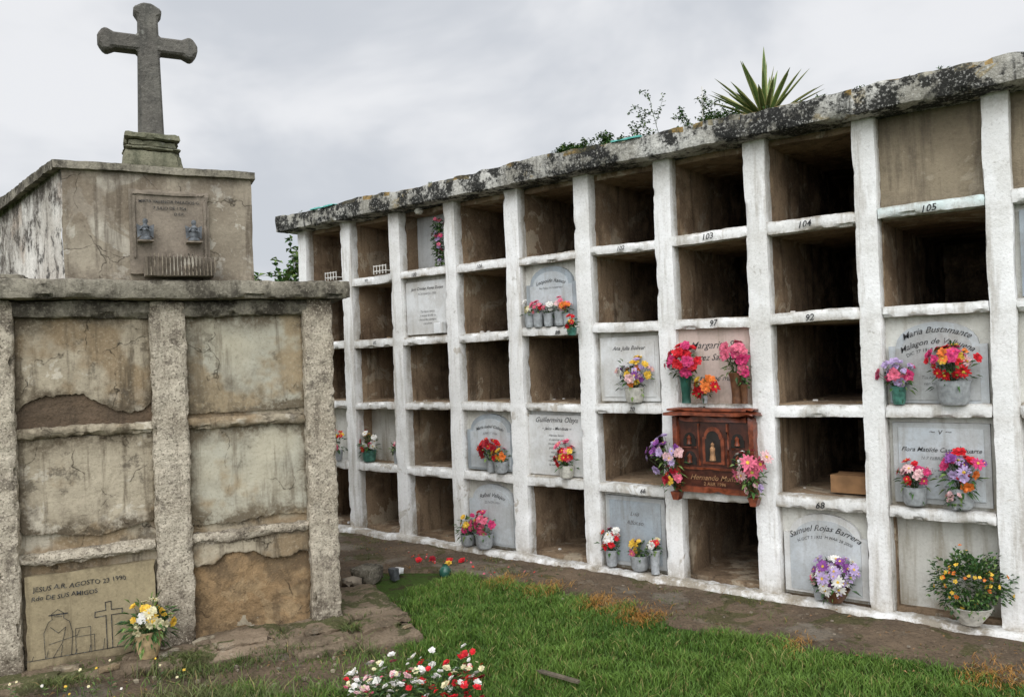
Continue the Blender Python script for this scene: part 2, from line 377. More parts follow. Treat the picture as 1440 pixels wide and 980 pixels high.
# rubble in the open niches
R=random
mb=MB()
for c in range(0,NC+1):
    for r_ in range(1,6):
        if (c,r_) in closed: continue
        xl,xr,zf,zt=cell(c,r_)
        for i in range(R.choice([2,5,9])):
            x=R.uniform(xl+.03,xr-.05); y=R.uniform(.04,.6); q=R.uniform(.006,.026)
            mb.box((x,y,zf-.008),(x+q*R.uniform(1,2.2),y+q,zf-.005+q*R.uniform(.5,1)),.02,R.choice(['adobe','plinth_stone','panel_brown','white_plaster']),.006,.005,.002,.3)
mb.obj('niche_rubble')

# ------------------------------------------------------------------ flowers
def head(mb,c,nr,r,col,kind='rose'):
    c=Vector(c); nr=nr.normalized(); u=nr.orthogonal().normalized(); w=nr.cross(u)
    lay=[(1.0,7,.15),(.78,6,.5),(.5,5,1.0)] if kind=='rose' else ([(1.0,11,.12),(.72,9,.3)] if kind=='daisy' else [(1.0,5,.25)])
    for L,(rr,n,lift) in enumerate(lay):
        ph=R.random()*6
        for i in range(n):
            a=ph+2*math.pi*i/n+R.uniform(-.12,.12); d=u*math.cos(a)+w*math.sin(a); tn=nr.cross(d)
            l=r*rr*R.uniform(.85,1.12); wd=l*(.42 if kind!='daisy' else .2)
            b0=c+nr*(.02*r); mid=c+d*l*.6+nr*(l*lift*.7); tip=c+d*l+nr*(l*lift*.75+R.uniform(-.1,.15)*l)
            mb.poly([b0,mid+tn*wd,tip+tn*wd*.35,tip-tn*wd*.35,mid-tn*wd],col)
    if kind!='rose':
        mb.poly([c+nr*r*.22+(u*math.cos(k*1.05)+w*math.sin(k*1.05))*r*.22 for k in range(6)],'f_yellow')
def leaf(mb,p,d,l,wd,mat):
    d=d.normalized(); s_=d.cross(Vector((R.uniform(-.3,.3),R.uniform(-.3,.3),1))).normalized(); up=s_.cross(d)
    p=Vector(p); m1=p+d*l*.4; tip=p+d*l-Vector((0,0,l*.2))
    mb.poly([p,m1+s_*wd+up*wd*.4,tip],mat); mb.poly([p,tip,m1-s_*wd+up*wd*.4],mat)
def bouquet(mb,c,rad,cols,n,hr=.032,kind=None,base=None,leaves=40,front=Vector((0,-1,0)),lm=('leaf_dark','leaf_mid','leaf_light'),sq=1.0):
    c=Vector(c); base=Vector(base) if base is not None else c-Vector((0,0,rad*.9))
    for i in range(n):
        for _ in range(20):
            d=Vector((R.gauss(0,1),R.gauss(0,1),R.gauss(0,1))).normalized()
            if d.dot(front)*.7+d.z*.7>-.15: break
        p=c+Vector((d.x,d.y*.8,d.z*sq))*rad*R.uniform(.45,1.12)
        k=kind or R.choice(['rose','rose','daisy'])
        head(mb,p,d+front*.5+Vector((0,0,.2)),hr*R.uniform(.6,1.25),R.choice(cols),k)
        mb.tube([base,(base+p)/2+Vector((R.uniform(-.01,.01),0,.01)),p],.0018,.0015,'stem',3)
    for i in range(int(leaves*1.5)):
        d=Vector((R.gauss(0,1),R.gauss(0,1),R.gauss(.1,.8))).normalized()
        p=base.lerp(c,R.uniform(.3,1))+d*rad*R.uniform(.1,.9)
        leaf(mb,p,d,R.uniform(.03,.065)*(rad/.12)**.5,R.uniform(.006,.014),R.choice(lm))
VP={'cyl':[(0,0),(.035,0),(.042,.03),(.045,.10),(.052,.115),(.046,.118),(.04,.10)],
    'tall':[(0,0),(.03,0),(.028,.05),(.036,.14),(.045,.17),(.04,.172),(.03,.14)],
    'bowl':[(0,0),(.045,0),(.05,.01),(.085,.06),(.095,.085),(.1,.09),(.092,.092),(.08,.07)],
    'box':[(0,0),(.06,0),(.075,.02),(.085,.12),(.09,.13),(.083,.131),(.078,.11)],
    'pot':[(0,0),(.05,0),(.062,.04),(.075,.1),(.07,.14),(.083,.155),(.085,.17),(.076,.17),(.07,.15)]}
def pot_flowers(x,y,z,rad,cols,n,vase='cyl',vm='vase_grey',vs=1.0,hr=.032,kind=None,rise=None,name='flower_bouquet_in_vase',leaves=40,dx=0,lm=('leaf_dark','leaf_mid','leaf_light'),sq=1.0):
    mb=MB(); prof=[(r*vs,h*vs) for r,h in VP[vase]]; mb.lathe((x,y,z),prof,vm)
    ht=prof[-2][1]; c=Vector((x+dx,y-.01,z+ht+(rise if rise is not None else rad*.75)))
    bouquet(mb,c,rad,cols,n,hr,kind,(x,y,z+ht*.7),leaves,lm=lm,sq=sq)
    mb.obj(name,None,True,50)
def at(c,r,u): 
    xl,xr,zf,zt=cell(c,r); return (xl+xr)/2+u,zf+.006
def F(c,r,u,rad,cols,n,y=-.0,dz=0,**k):
    x,z=at(c,r,u); pot_flowers(x,y,z+dz,rad,cols,n,**k)
F(8,3,-.22,.11,['f_pink','f_hotpink','f_lilac','f_pink'],20,vase='cyl',vm='vase_teal',vs=1.0,hr=.034,y=.0,sq=.7)
F(8,3,.10,.15,['f_red','f_red','f_red','f_orange','f_pale','f_hotpink','f_yellow'],34,vase='box',vs=1.15,hr=.036,y=-.01,leaves=60,sq=.8)
F(8,4,-.15,.095,['f_red','f_hotpink','f_red','f_pale'],20,vase='box',vs=.9,hr=.032)
F(8,4,.11,.14,['f_purple','f_lilac','f_orange','f_red','f_hotpink'],22,vase='box',vs=1.0,hr=.036,leaves=80,sq=.8)
F(8,4,.09,.045,['f_pale','f_orange'],5,vase='cyl',vs=.3,y=-.06,hr=.025)
x,z=at(8,5,.15); mb=MB(); mb.lathe((x,-.06,z),[(r*1.3,h*1.2) for r,h in VP['bowl']],'vase_white',18)
for i in range(1900):
    d=Vector((R.gauss(0,1),R.gauss(0,1),R.gauss(.3,1))).normalized(); rr=R.uniform(.45,1.0)**.6
    lump=1+.7*noise.noise(d*2.3)
    p=Vector((x,-.06,z+.24))+Vector((d.x*.20,d.y*.16,d.z*.17))*rr*lump
    leaf(mb,p,d+Vector((R.gauss(0,.5),R.gauss(0,.5),.2)),R.uniform(.02,.038),R.uniform(.007,.012),R.choice(['leaf_dark','leaf_dark','leaf_mid','leaf_mid','leaf_light']))
for i in range(42):
    d=Vector((R.gauss(0,1),-abs(R.gauss(0,1)),R.gauss(.5,1))).normalized()
    head(mb,Vector((x,-.06,z+.24))+Vector((d.x*.21,d.y*.17,d.z*.18))*(1+.7*noise.noise(d*2.3)),d,R.uniform(.009,.015),R.choice(['f_yellow','f_yellow','f_orange']),'simple')
for i in range(16): mb.tube([(x,-.06,z+.05),(x+R.uniform(-.13,.13),-.06+R.uniform(-.1,.08),z+R.uniform(.15,.3))],.003,.002,'stem',4)
mb.obj('potted_plant',None,True,50)
F(7,5,.09,.16,['f_lilac','f_white','f_lilac','f_white','f_purple'],56,vase='bowl',vm='vase_brown',vs=1.0,hr=.040,kind='daisy',y=-.05,rise=.08,sq=.85)
F(7,5,-.02,.05,['f_pink','f_pale'],7,vase='cyl',vs=.8,y=-.04,hr=.026)
F(6,3,-.20,.14,['f_red','f_red','f_hotpink','f_darkred'],28,vase='tall',vm='glass_green',vs=1.2,hr=.040,kind='rose',y=-.06,rise=.11)
F(6,3,-.05,.085,['f_orange','f_red','f_yellow'],12,vase='cyl',vs=.5,y=-.06,hr=.042)
F(6,3,.20,.10,['f_pink','f_hotpink','f_pink'],18,vase='tall',vm='vase_brown',vs=1.3,hr=.040,kind='rose',y=-.05,rise=.14)
F(6,3,.26,.045,['f_pink','f_hotpink'],5,vase='tall',vm='vase_brown',vs=.8,hr=.036,kind='rose',y=-.06,rise=.10)
F(5,3,.08,.15,['f_purple','f_yellow','f_orange','f_lilac','f_pale','f_white'],34,vase='box',vm='vase_white',vs=.9,hr=.034,y=-.02,sq=.8)
F(5,5,-.2,.10,['f_red','f_red','f_hotpink','f_white'],18,vase='cyl',vs=1.1,hr=.032,y=.0)
F(5,5,.06,.075,['f_pink','f_white','f_yellow'],11,vase='box',vs=.9,hr=.032,y=.0)
F(5,5,.22,.055,['f_red','f_white','f_cream'],8,vase='tall',vs=1.1,hr=.028,y=-.04)
for u,cl in ((-.2,['f_yellow','f_white','f_cream']),(-.11,['f_red','f_pink','f_pink']),(0,['f_pink','f_white']),(.12,['f_pale','f_yellow','f_pink']),(.2,['f_pink','f_orange'])):
    F(4,2,u,.065,cl,8,vase='cyl',vs=.95*R.uniform(.8,1.15),hr=.028,y=.0,leaves=14,rise=R.uniform(.03,.06))
F(4,2,.30,.055,['f_orange','f_yellow','f_red'],8,vase='box',vm='vase_teal',vs=.5,hr=.022,y=-.09,dz=-.09)
F(4,4,.13,.11,['f_orange','f_red','f_yellow','f_pink'],22,vase='box',vs=.8,hr=.032,y=-.0,vm='vase_white')
F(3,4,.04,.095,['f_red','f_red','f_darkred'],15,vase='cyl',vs=.9,hr=.036,y=.0,rise=.11,dx=-.02)
F(3,4,.17,.08,['f_yellow','f_orange','f_hotpink','f_red'],14,vase='box',vs=.8,hr=.03,y=-.01)
F(3,5,-.23,.11,['f_pink','f_yellow','f_hotpink'],9,vase='box',vs=.8,hr=.03,y=-.05,leaves=90)
F(3,5,-.02,.12,['f_red','f_hotpink','f_pink'],24,vase='box',vs=1.0,hr=.034,y=-.06)
F(1,4,-.17,.12,['f_red','f_hotpink','f_yellow','f_white'],18,vase='box',vs=.9,hr=.032,y=.05,vm='vase_teal',leaves=80)
F(1,4,.24,.05,['f_pale','f_pink'],6,vase='tall',vs=.8,hr=.025,y=.05)
F(0,4,.16,.13,['f_red','f_orange','f_pink','f_yellow'],22,vase='box',vs=.8,hr=.034,y=-.04)
F(9,4,.1,.1,['f_red','f_pink'],14,vase='box',vs=.9)
mb=MB(); x,z=at(2,1,.14)
for i in range(14):
    zz=z+.05+i*.03; bouquet(mb,(x+R.uniform(-.04,.04),.10,zz),.06,['f_pink','f_pale','f_hotpink','f_lilac'],R.choice([1,2,3]) if i>5 else 1,.026,None,(x,.12,zz),24)
mb.lathe((x-.16,.0,z+.53),[(0,0),(.03,.005),(.045,.03),(.03,.055),(0,.06)],'vase_white')
mb.obj('hanging_flower_garland')
for c,u in ((1,.22),(0,.2)):
    mb=MB(); x,z=at(c,1,u)
    for zz in (.02,.07): mb.tube([(x-.09,-.07,z+zz),(x+.09,-.07,z+zz)],.005,.005,'f_white')
    for k in range(5): mb.tube([(x-.09+.045*k,-.07,z-.01),(x-.09+.045*k,-.07,z+.08)],.004,.004,'f_white')
    for sx in (-.09,.09): mb.tube([(x+sx,-.07,z+.02),(x+sx,.03,z+.02)],.005,.005,'f_white')
    mb.obj('metal_flower_holder')
mb=MB(); x,z=at(2,2,.2); mb.box((x-.06,-.02,z),(x+.06,.05,z+.11),.05,'slab_white',0,0,.004); mb.obj('stone_flower_holder')

# wooden shrine door c6r4
sh=empty('wooden_shrine_door'); xl,xr,zf,zt=cell(6,4); mb=MB()
xa,xb,za,zb=xl-.025,xr+.03,zf-.02,zt+.0
mb.box((xa+.02,-.05,za+.02),(xb-.02,.05,zb-.02),.08,'wood_dark',0,0,.002)
for lo,hi in (((xa,-.085,za),(xa+.05,.02,zb)),((xb-.05,-.085,za),(xb,.02,zb)),((xa+.05,-.083,za),(xb-.05,.02,za+.05)),((xa+.05,-.083,zb-.05),(xb-.05,.02,zb)),
  ((xa+.05,-.075,za+.17),(xb-.05,0,za+.20)),((xa+.2,-.072,za+.2),(xa+.225,0,zb-.05)),((xb-.225,-.072,za+.2),(xb-.2,0,zb-.05)),
  ((xa+.05,-.068,za+.33),(xa+.2,0,za+.345)),((xb-.2,-.068,za+.33),(xb-.05,0,za+.345))):
    mb.box(lo,hi,.06,'wood_red',0,0,.006)
xc=(xa+xb)/2
mb.prism([(x_+xc,z_) for x_,z_ in arch(.17,za+.22,zb-.08,.08)],-.062,-.045,'wood_red')
mb.prism([(x_+xc,z_) for x_,z_ in arch(.12,za+.24,zb-.11,.06)],-.068,-.05,'glass_dark')
for sx in (-1,1):
    for k in range(2):
        mb.prism([(x_+xc+sx*.19,z_) for x_,z_ in arch(.10,za+.21+k*.14,za+.31+k*.14,.045)],-.058,-.045,'glass_dark')
        mb.lathe((xc+sx*.19,-.066,za+.225+k*.14),[(.02,0),(.014,.03),(.018,.05),(0,.07)],'wood_red',8)
mb.lathe((xc,-.072,za+.25),[(.025,0),(.018,.05),(.02,.09),(.012,.1),(.014,.12),(0,.135)],'gilt',8)
mb.text('Hernando Muñoz',.055,(xc,-.058,za+.10),'gilt',0,.4,.0002)
mb.text('2 ABR 1996',.036,(xc,-.058,za+.06),'gilt',0,.1)
mb.obj('door_panel',sh); mb=MB()
mb.box((xa-.04,-.16,zb),(xb+.04,.03,zb+.035),.06,'wood_red',.004,.002,.006)
mb.box((xa-.02,-.13,zb+.034),(xb+.02,.03,zb+.06),.06,'wood_red',.004,.002,.006)
for sx in (xa,xb-.04): mb.prism([(sx,za-.06),(sx+.04,za-.06),(sx+.06,za),(sx-.02,za)],-.10,-.03,'wood_red')
mb.obj('canopy',sh)
mb=MB(); bouquet(mb,(xa-.04,-.13,zf+.27),.14,['f_purple','f_lilac','f_pale','f_lilac'],30,.038,None,(xa+.02,-.09,zf+.05),50)
bouquet(mb,(xa+.0,-.13,zf+.09),.08,['f_red','f_darkred','f_yellow','f_pink'],13,.030,None,(xa+.02,-.09,zf+.0),36); mb.obj('flower_bouquet')
mb=MB(); bouquet(mb,(xb-.01,-.14,zf+.22),.12,['f_pink','f_pale','f_pink'],12,.052,'daisy',(xb-.02,-.09,zf+.03),60)
bouquet(mb,(xb-.09,-.13,zf+.26),.06,['f_red','f_white'],5,.030,'rose',(xb-.02,-.09,zf+.05),20)
bouquet(mb,(xb-.0,-.13,zf+.06),.06,['f_pale','f_lilac'],5,.028,'rose',(xb-.02,-.09,zf+.0),26); mb.obj('flower_bouquet')
mb=MB(); x,z=at(7,4,.14); mb.box((x-.14,.22,z),(x+.16,.42,z+.13),.06,'cardboard',.004,.002,.003); mb.obj('cardboard_box')

# ------------------------------------------------------------------ left tomb
TH=1.131; LM=Matrix.Translation((2.293,-2.141,0))@Matrix.Rotation(TH,4,'Z')
tomb=empty('concrete_family_tomb',LM)
def LO(mb,name,**k):
    o=mb.obj(name,None,**k); o.parent=tomb; return o
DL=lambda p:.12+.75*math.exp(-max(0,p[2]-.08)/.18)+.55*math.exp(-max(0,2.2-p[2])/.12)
mb=MB()
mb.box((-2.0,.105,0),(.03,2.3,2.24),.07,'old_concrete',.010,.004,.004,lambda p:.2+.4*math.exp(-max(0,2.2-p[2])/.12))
LO(mb,'body')
mb=MB()
for a,b in ((-2.03,-1.825),(-1.09,-.88),(-.14,.055)):
    mb.box((a,-.0,.02),(b,.14,2.235),.02,'pebbledash',.010,.012,.006,DL,chip=3)
LO(mb,'columns')
mb=MB()
mb.box((-2.0,.015,2.13),(.04,.14,2.235),.03,'ledge_concrete',.010,.008,.008,.7)
for a,b in ((-1.84,-1.08),(-.89,-.13)):
    for z in (1.44,.70):
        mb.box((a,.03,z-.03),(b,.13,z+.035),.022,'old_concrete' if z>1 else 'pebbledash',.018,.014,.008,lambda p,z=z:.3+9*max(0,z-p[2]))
LO(mb,'shelves')
mb=MB()
mb.box((-2.15,-.10,2.236),(.165,1.7,2.352),.03,'ledge_concrete',.008,.007,.006,lambda p:.45+.45*noise.noise(Vector((p[0]*2,p[2],0))),chip=3)
mb.box((-2.14,-.04,2.352),(-1.75,.3,2.385),.04,'ledge_concrete',.01,.008,.006,.4)
LO(mb,'cornice')
def ragged(a,b,ztop,edge,y0,th,mat,n=70,low=.0):
    mb=MB(); mi=mb.mi(mat); rows=22; idx=[]
    for i in range(n+1):
        u=i/n; x=a+(b-a)*u; ze=edge(u)+.012*noise.noise(Vector((x*17,ztop,3)))+.012*noise.noise(Vector((x*50,ztop,3)))
        col=[]
        for j in range(rows+1):
            z=ztop+(ze-ztop)*j/rows
            p=Vector((x,y0,z)); p.y+=.010*noise.noise(p*4)+.004*noise.noise(p*15)+.002*noise.noise(p*34)
            if j==rows: p.y+=.003
            if i in (0,n): p.y+=.008
            col.append(len(mb.v)); mb.v.append(tuple(p))
            ed=min(i,n-i)/n
            mb.d.append(.15+.6*max(0,(j-rows+4)/4)+low*max(0,(j/rows-.5)*2)+.85*max(0,1-j/(4.5+5*noise.noise(Vector((x*5,1,1)))))+.6*max(0,1-ed/.09))
        p=Vector((x,y0+th,ze)); col.append(len(mb.v)); mb.v.append(tuple(p)); mb.d.append(.8); idx.append(col)
    for i in range(n):
        for j in range(rows+1):
            mb.f.append([idx[i][j+1],idx[i+1][j+1],idx[i+1][j],idx[i][j]]); mb.m.append(mi)
    return mb
def interp(pts):
    xs,ys=zip(*pts); return lambda u: float(np.interp(u,xs,ys))
P1=interp([(0,1.56),(.06,1.62),(.18,1.66),(.3,1.665),(.48,1.67),(.54,1.63),(.62,1.605),(.70,1.56),(.8,1.54),(.92,1.55),(1,1.60)])
LO(ragged(-1.83,-1.085,2.14,P1,.068,.035,'old_concrete'),'plaster_upper_left')
LO(ragged(-.885,-.135,2.14,interp([(0,1.51),(.5,1.50),(1,1.51)]),.078,.03,'grey_concrete',low=.6),'plaster_upper_right')
LO(ragged(-.885,-.135,1.41,interp([(0,.79),(.3,.78),(.6,.80),(1,.79)]),.08,.03,'grey_concrete',low=.4),'plaster_middle_right')
LO(ragged(-1.83,-1.085,1.41,interp([(0,.86),(.3,.83),(.6,.80),(1,.86)]),.076,.03,'old_concrete',low=.5),'plaster_middle_left')
LO(ragged(-.885,-.135,.68,interp([(0,.53),(.2,.54),(.28,.60),(.5,.585),(.62,.53),(.8,.52),(.9,.55),(1,.53)]),.050,.045,'old_concrete'),'plaster_lower_right')
mb=MB(); mb.grid((-.885,.092,.02),(-.13,.092,.02),(-.13,.088,.66),(-.885,.088,.66),.02,'adobe',.03,.010,lambda p:.1+.9*math.exp(-p[2]/.14)+.6*math.exp(-max(0,.56-p[2])/.06)+.6*math.exp(-(p[0]+.885)/.06))  # darker at the base, left edge and below the plaster edge
mb.grid((-1.83,.092,1.46),(-1.08,.092,1.46),(-1.08,.09,1.75),(-1.83,.09,1.75),.02,'adobe_dark',.010,.008,.2)
LO(mb,'exposed_adobe')
mb=MB()
mb.box((-1.81,.03,.06),(-1.10,.09,.615),.05,'inscribed',.003,.0015,.004,lambda p:.2+.6*math.exp(-(p[2]-.06)/.06)+.4*math.exp(-max(0,.615-p[2])/.04))
yy=.0225
mb.text('JESUS A.R. AGOSTO 23 1990',.040,(-1.515,yy,.52),'number_paint',0,0,.0003,.003)
mb.text('Rdo DE SUS AMIGOS',.038,(-1.60,yy,.465),'number_paint',0,0,.0003,.003)
def line(mb,pts,w=.004,mat='number_paint',y=yy):
    for (x0,z0),(x1,z1) in zip(pts[:-1],pts[1:]):
        d=Vector((x1-x0,0,z1-z0)); L=d.length
        if L<1e-5: continue
        d/=L; s_=Vector((-d.z,0,d.x))*w/2; a=Vector((x0,y,z0))-d*w*.4; b=Vector((x1,y,z1))+d*w*.4
        mb.poly([a-s_,b-s_,b+s_,a+s_],mat)
cx=-1.37
line(mb,[(cx-.013,.12),(cx-.015,.32),(cx-.075,.318),(cx-.073,.35),(cx-.015,.352),(cx-.017,.40),(cx+.015,.402),(cx+.015,.352),(cx+.075,.35),(cx+.073,.32),(cx+.015,.32),(cx+.017,.12),(cx-.013,.12)],.005)
fx=-1.64
line(mb,[(fx-.07,.12),(fx-.075,.27),(fx-.05,.33),(fx-.03,.345),(fx-.033,.375),(fx,.40),(fx+.03,.375),(fx+.03,.345),(fx+.06,.32),(fx+.075,.25),(fx+.065,.12)],.003)
line(mb,[(fx-.04,.30),(fx,.26),(fx+.04,.29),(fx+.02,.2),(fx-.03,.12)],.003); line(mb,[(fx-.02,.36),(fx+.02,.355)],.003)
line(mb,[(fx-.045,.37),(fx+.05,.37)],.007); line(mb,[(fx-.05,.2),(fx+.1,.23),(fx+.11,.26)],.003)
line(mb,[(fx+.09,.12),(fx+.09,.27),(fx+.17,.27),(fx+.17,.12)],.003); line(mb,[(fx+.09,.22),(fx+.19,.22),(fx+.19,.12)],.003)
for k in range(9): line(mb,[(-1.78+k*.075,.12),(-1.77+k*.075,.145+.02*(k%3))],.003)
line(mb,[(-1.80,.12),(-1.15,.12)],.004)
LO(mb,'inscribed_plate',angle=30)
def lside(s,n0,n1): return (s-.29*(n1-n0),n1)
mb=MB(); zb0,zb1=2.34,3.035
x2,n2=lside(-1.55,.03,2.7)
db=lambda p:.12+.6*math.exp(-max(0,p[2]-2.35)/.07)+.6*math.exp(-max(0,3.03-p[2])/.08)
mb.grid((-1.55,.03,zb0),(-.45,.03,zb0),(-.45,.03,zb1),(-1.55,.03,zb1),.03,'box_concrete',.008,.0025,db)
mb.grid((-.45,.03,zb0),(-.45,1.6,zb0),(-.45,1.6,zb1),(-.45,.03,zb1),.05,'box_concrete',.008,.003,db)
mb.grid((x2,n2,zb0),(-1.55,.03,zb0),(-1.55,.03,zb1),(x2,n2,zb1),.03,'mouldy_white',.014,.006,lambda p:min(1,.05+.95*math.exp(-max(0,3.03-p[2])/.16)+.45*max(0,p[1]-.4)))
LO(mb,'upper_chamber')
mb=MB(); x3,n3=lside(-1.60,0,2.75)
mb.grid((-1.595,-.005,3.075),(-.425,-.005,3.075),(-.425,1.65,3.075),(x3,n3,3.085),.04,'ledge_concrete',.006,.004,.4)
mb.grid((-.425,-.005,3.03),(-1.595,-.005,3.03),(x3,n3,3.03),(-.425,1.65,3.03),.04,'ledge_concrete',.003,.002,.4)
mb.grid((-1.595,-.005,3.03),(-.425,-.005,3.03),(-.425,-.005,3.075),(-1.595,-.005,3.075),.02,'ledge_concrete',.006,.004,.3)
mb.grid((-.425,-.005,3.03),(-.425,1.65,3.03),(-.425,1.65,3.075),(-.425,-.005,3.075),.02,'ledge_concrete',.006,.004,.3)
mb.grid((x3-.0,n3,2.98),(-1.60,-.005,3.02),(-1.595,-.005,3.075),(x3,n3,3.085),.02,'ledge_concrete',.012,.008,.8)
LO(mb,'cap_slab')
mb=MB(); pa,pb,za,zb=-1.195,-.715,2.47,2.93
mb.box((pa,-.01,za-.08),(pb,.04,zb),.04,'plaque_stone',.002,.001,.006,.3)
for lo,hi in (((pa+.02,-.03,zb-.045),(pb-.02,-.008,zb-.02)),((pa+.02,-.03,za+.02),(pa+.045,-.008,zb-.045)),((pb-.045,-.03,za+.02),(pb-.02,-.008,zb-.045))):
    mb.box(lo,hi,.02,'plaque_stone',.003,.002,.005,.4)
mb.text('MIRTA VALENCIA PALACIOS G.',.0255,(-.955,-.0175,zb-.09),'number_paint',0,0,.0003,.001)
mb.text('7 JULIO DE 1.954',.026,(-.955,-.0175,zb-.13),'number_paint',0,0,.0003,.001)
mb.text('D.E.P.',.025,(-.90,-.0175,zb-.165),'number_paint',0,0,.0003,.001)
LO(mb,'plaque')
for k,sx in enumerate((-1.10,-.82)):
    mb=MB(); mb.lathe((sx,-.06,2.60),[(0,0),(.035,0),(.035,.012),(.024,.02),(.027,.05),(.019,.07),(.024,.083),(.014,.094),(.01,.1),(.016,.113),(.013,.128),(0,.135)],'statue_grey',10)
    mb.tube([(sx-.022,-.065,2.68),(sx-.03,-.09,2.655),(sx,-.095,2.66)],.007,.006,'statue_grey',6); mb.tube([(sx+.022,-.065,2.68),(sx+.03,-.09,2.655),(sx,-.095,2.66)],.007,.006,'statue_grey',6)
    mb.prism([(sx+.012,2.64),(sx+.045,2.615),(sx+.05,2.70),(sx+.018,2.685)],-.05,-.04,'statue_grey')
    mb.prism([(sx-.045,2.615),(sx-.012,2.64),(sx-.018,2.685),(sx-.05,2.70)],-.05,-.04,'statue_grey')
    mb.box((sx-.05,-.10,2.585),(sx+.05,-.01,2.60),.03,'plaque_stone',0,0,.003)
    LO(mb,'angel_figure_%d'%(k+1))
mb=MB(); mb.box((-1.115,-.10,2.372),(-.705,.03,2.50),.05,'plaque_stone',.002,.001,.004,.5)
for i in range(19):
    x=-1.105+i*.0217; mb.box((x,-.122,2.375),(x+.012,-.098,2.515),.03,'box_concrete',.001,.001,.003,.2)
LO(mb,'ribbed_planter')
pc=-1.035
mb=MB()
def tap(z0,z1,w0,w1,seg=.03,m='moss_concrete'):
    def f(p):
        k=(p[2]-z0)/(z1-z0); s_=(w0+(w1-w0)*k)/w0; return [pc+(p[0]-pc)*s_,.27+(p[1]-.27)*s_,p[2]]
    mb.box((pc-w0,.27-w0,z0),(pc+w0,.27+w0,z1),seg,m,.006,.006,.008,.35,f)
tap(3.07,3.20,.185,.165); tap(3.20,3.225,.18,.18); tap(3.225,3.27,.15,.14); tap(3.27,3.315,.175,.165)
LO(mb,'pedestal')
mb=MB(); zb_,zt_=3.31,4.19; az=3.925; hs=.30; w0,w1=.078,.06; aw=.050
def ends(tx,tz,dx,dz,w):
    nx,nz_=-dz,dx
    seq=[(-.085,w),(-.07,w*1.4),(-.03,w*1.4),(-.02,w*.9),(0,w*.55)]
    L=[(tx+dx*a+nx*-b,tz+dz*a+nz_*-b) for a,b in seq]; Rr=[(tx+dx*a+nx*b,tz+dz*a+nz_*b) for a,b in reversed(seq)]
    return L+Rr
out=[(pc-w0,zb_),(pc+w0,zb_),(pc+.065,az-aw)]+ends(pc+hs,az,1,0,aw)+[(pc+.063,az+aw)]+ends(pc,zt_,0,1,w1)+[(pc-.063,az+aw)]+ends(pc-hs,az,-1,0,aw)+[(pc-.065,az-aw)]
mb.prism(out,.21,.33,'cross_stone')
o=LO(mb,'cross',smooth=False)
b=o.modifiers.new('b','BEVEL'); b.width=.016; b.segments=1; b.limit_method='ANGLE'; b.angle_limit=math.radians(25)

# plinth
mb=MB()
for lo,hi in (((-2.3,-.22,-.05),(-1.1,.15,.075)),((-1.12,-.30,-.05),(-.35,.15,.07)),((-.37,-.50,-.05),(.05,.15,.06)),((.03,-.58,-.06),(.42,-.05,.05)),((.04,-.10,-.06),(.50,.75,.055)),
   ((-.8,-.27,.05),(-.45,-.02,.10)),((-.25,-.25,.04),(.0,-.03,.085)),((-.3,-.46,.04),(-.02,-.28,.08)),((.08,-.4,.03),(.36,-.14,.08))):
    mb.box(lo,hi,.035,'plinth_stone',.022,.014,.008,lambda p:.2+.5*noise.noise(Vector(p)*4)+(.4 if p[2]<.03 else 0))
for i in range(30):
    s_=R.uniform(-2.2,.45); n_=R.uniform(-.5,-.05) if s_>-.4 else R.uniform(-.24,-.03); r_=R.uniform(.012,.06)
    mb.box((s_-r_,n_-r_*.7,.055),(s_+r_*1.5,n_+r_*.8,.07+r_*.4),.018,R.choice(['plinth_stone','plinth_stone','old_concrete']),.02,.012,.003,.3)
LO(mb,'plinth')
def Lw(s,n,z): return tuple(LM@Vector((s,n,z)))
mb=MB(); p=Lw(-1.16,-.13,.075); mb.lathe(p,[(r*1.0,h*.95) for r,h in VP['pot']],'vase_clay',18)
fr=(LM.to_3x3()@Vector((0,-1,0)))
bouquet(mb,(p[0],p[1],p[2]+.23),.17,['f_cream','f_white','f_cream','f_yellow'],22,.032,None,(p[0],p[1],p[2]+.12),160,front=fr,sq=.55)
mb.obj('potted_flowers',None,True,50)

# ------------------------------------------------------------------ ground
mb=MB(); mb.poly([(-150,-150,-.012),(150,-150,-.012),(150,150,-.012),(-150,150,-.012)],'lawn_soil'); mb.obj('ground',None,False)
xs_=[-3,1.5,2.03,3.2,4.2,4.9,5.5,6.1,9,12]; ys_=[-1.3,-.93,-.66,-.66,-.88,-.83,-.73,-.72,-.8,-.8]
def yb(x): return float(np.interp(x,xs_,ys_))
mb=MB(); mi=mb.mi('path_dirt'); nx=420; ny=28; x0,x1=-3.,11.
for j in range(ny+1):
    for i in range(nx+1):
        x=x0+(x1-x0)*i/nx; e=yb(x)+.06*noise.noise(Vector((x*3,0,0)))+.05*noise.noise(Vector((x*11,0,2)))
        y=e+(0.1-e)*j/ny; q=Vector((x,y,0))
        z=-.02 if j==0 else .012+.018*noise.noise(q*3)+.010*noise.noise(q*12)+.006*noise.noise(q*30)
        mb.v.append((x,y,z)); mb.d.append(.2+.4*max(0,1-j/3)+.5*max(0,(j-ny+4)/4))
for j in range(ny):
    for i in range(nx):
        k=j*(nx+1)+i; mb.f.append([k,k+1,k+nx+2,k+nx+1]); mb.m.append(mi)
mb.obj('dirt_path')
mb=MB()
mb.grid(Lw(-2.8,-1.5,.0),Lw(.25,-1.0,.0),Lw(.7,1.8,.0),Lw(-2.8,1.8,.0),.06,'path_dirt',.012,.012,.3)
mb.obj('bare_soil')
cam=np.array([6.7639,-5.7043,1.8027]); yaw,pitch,roll=-.6736,.0093,-.0364
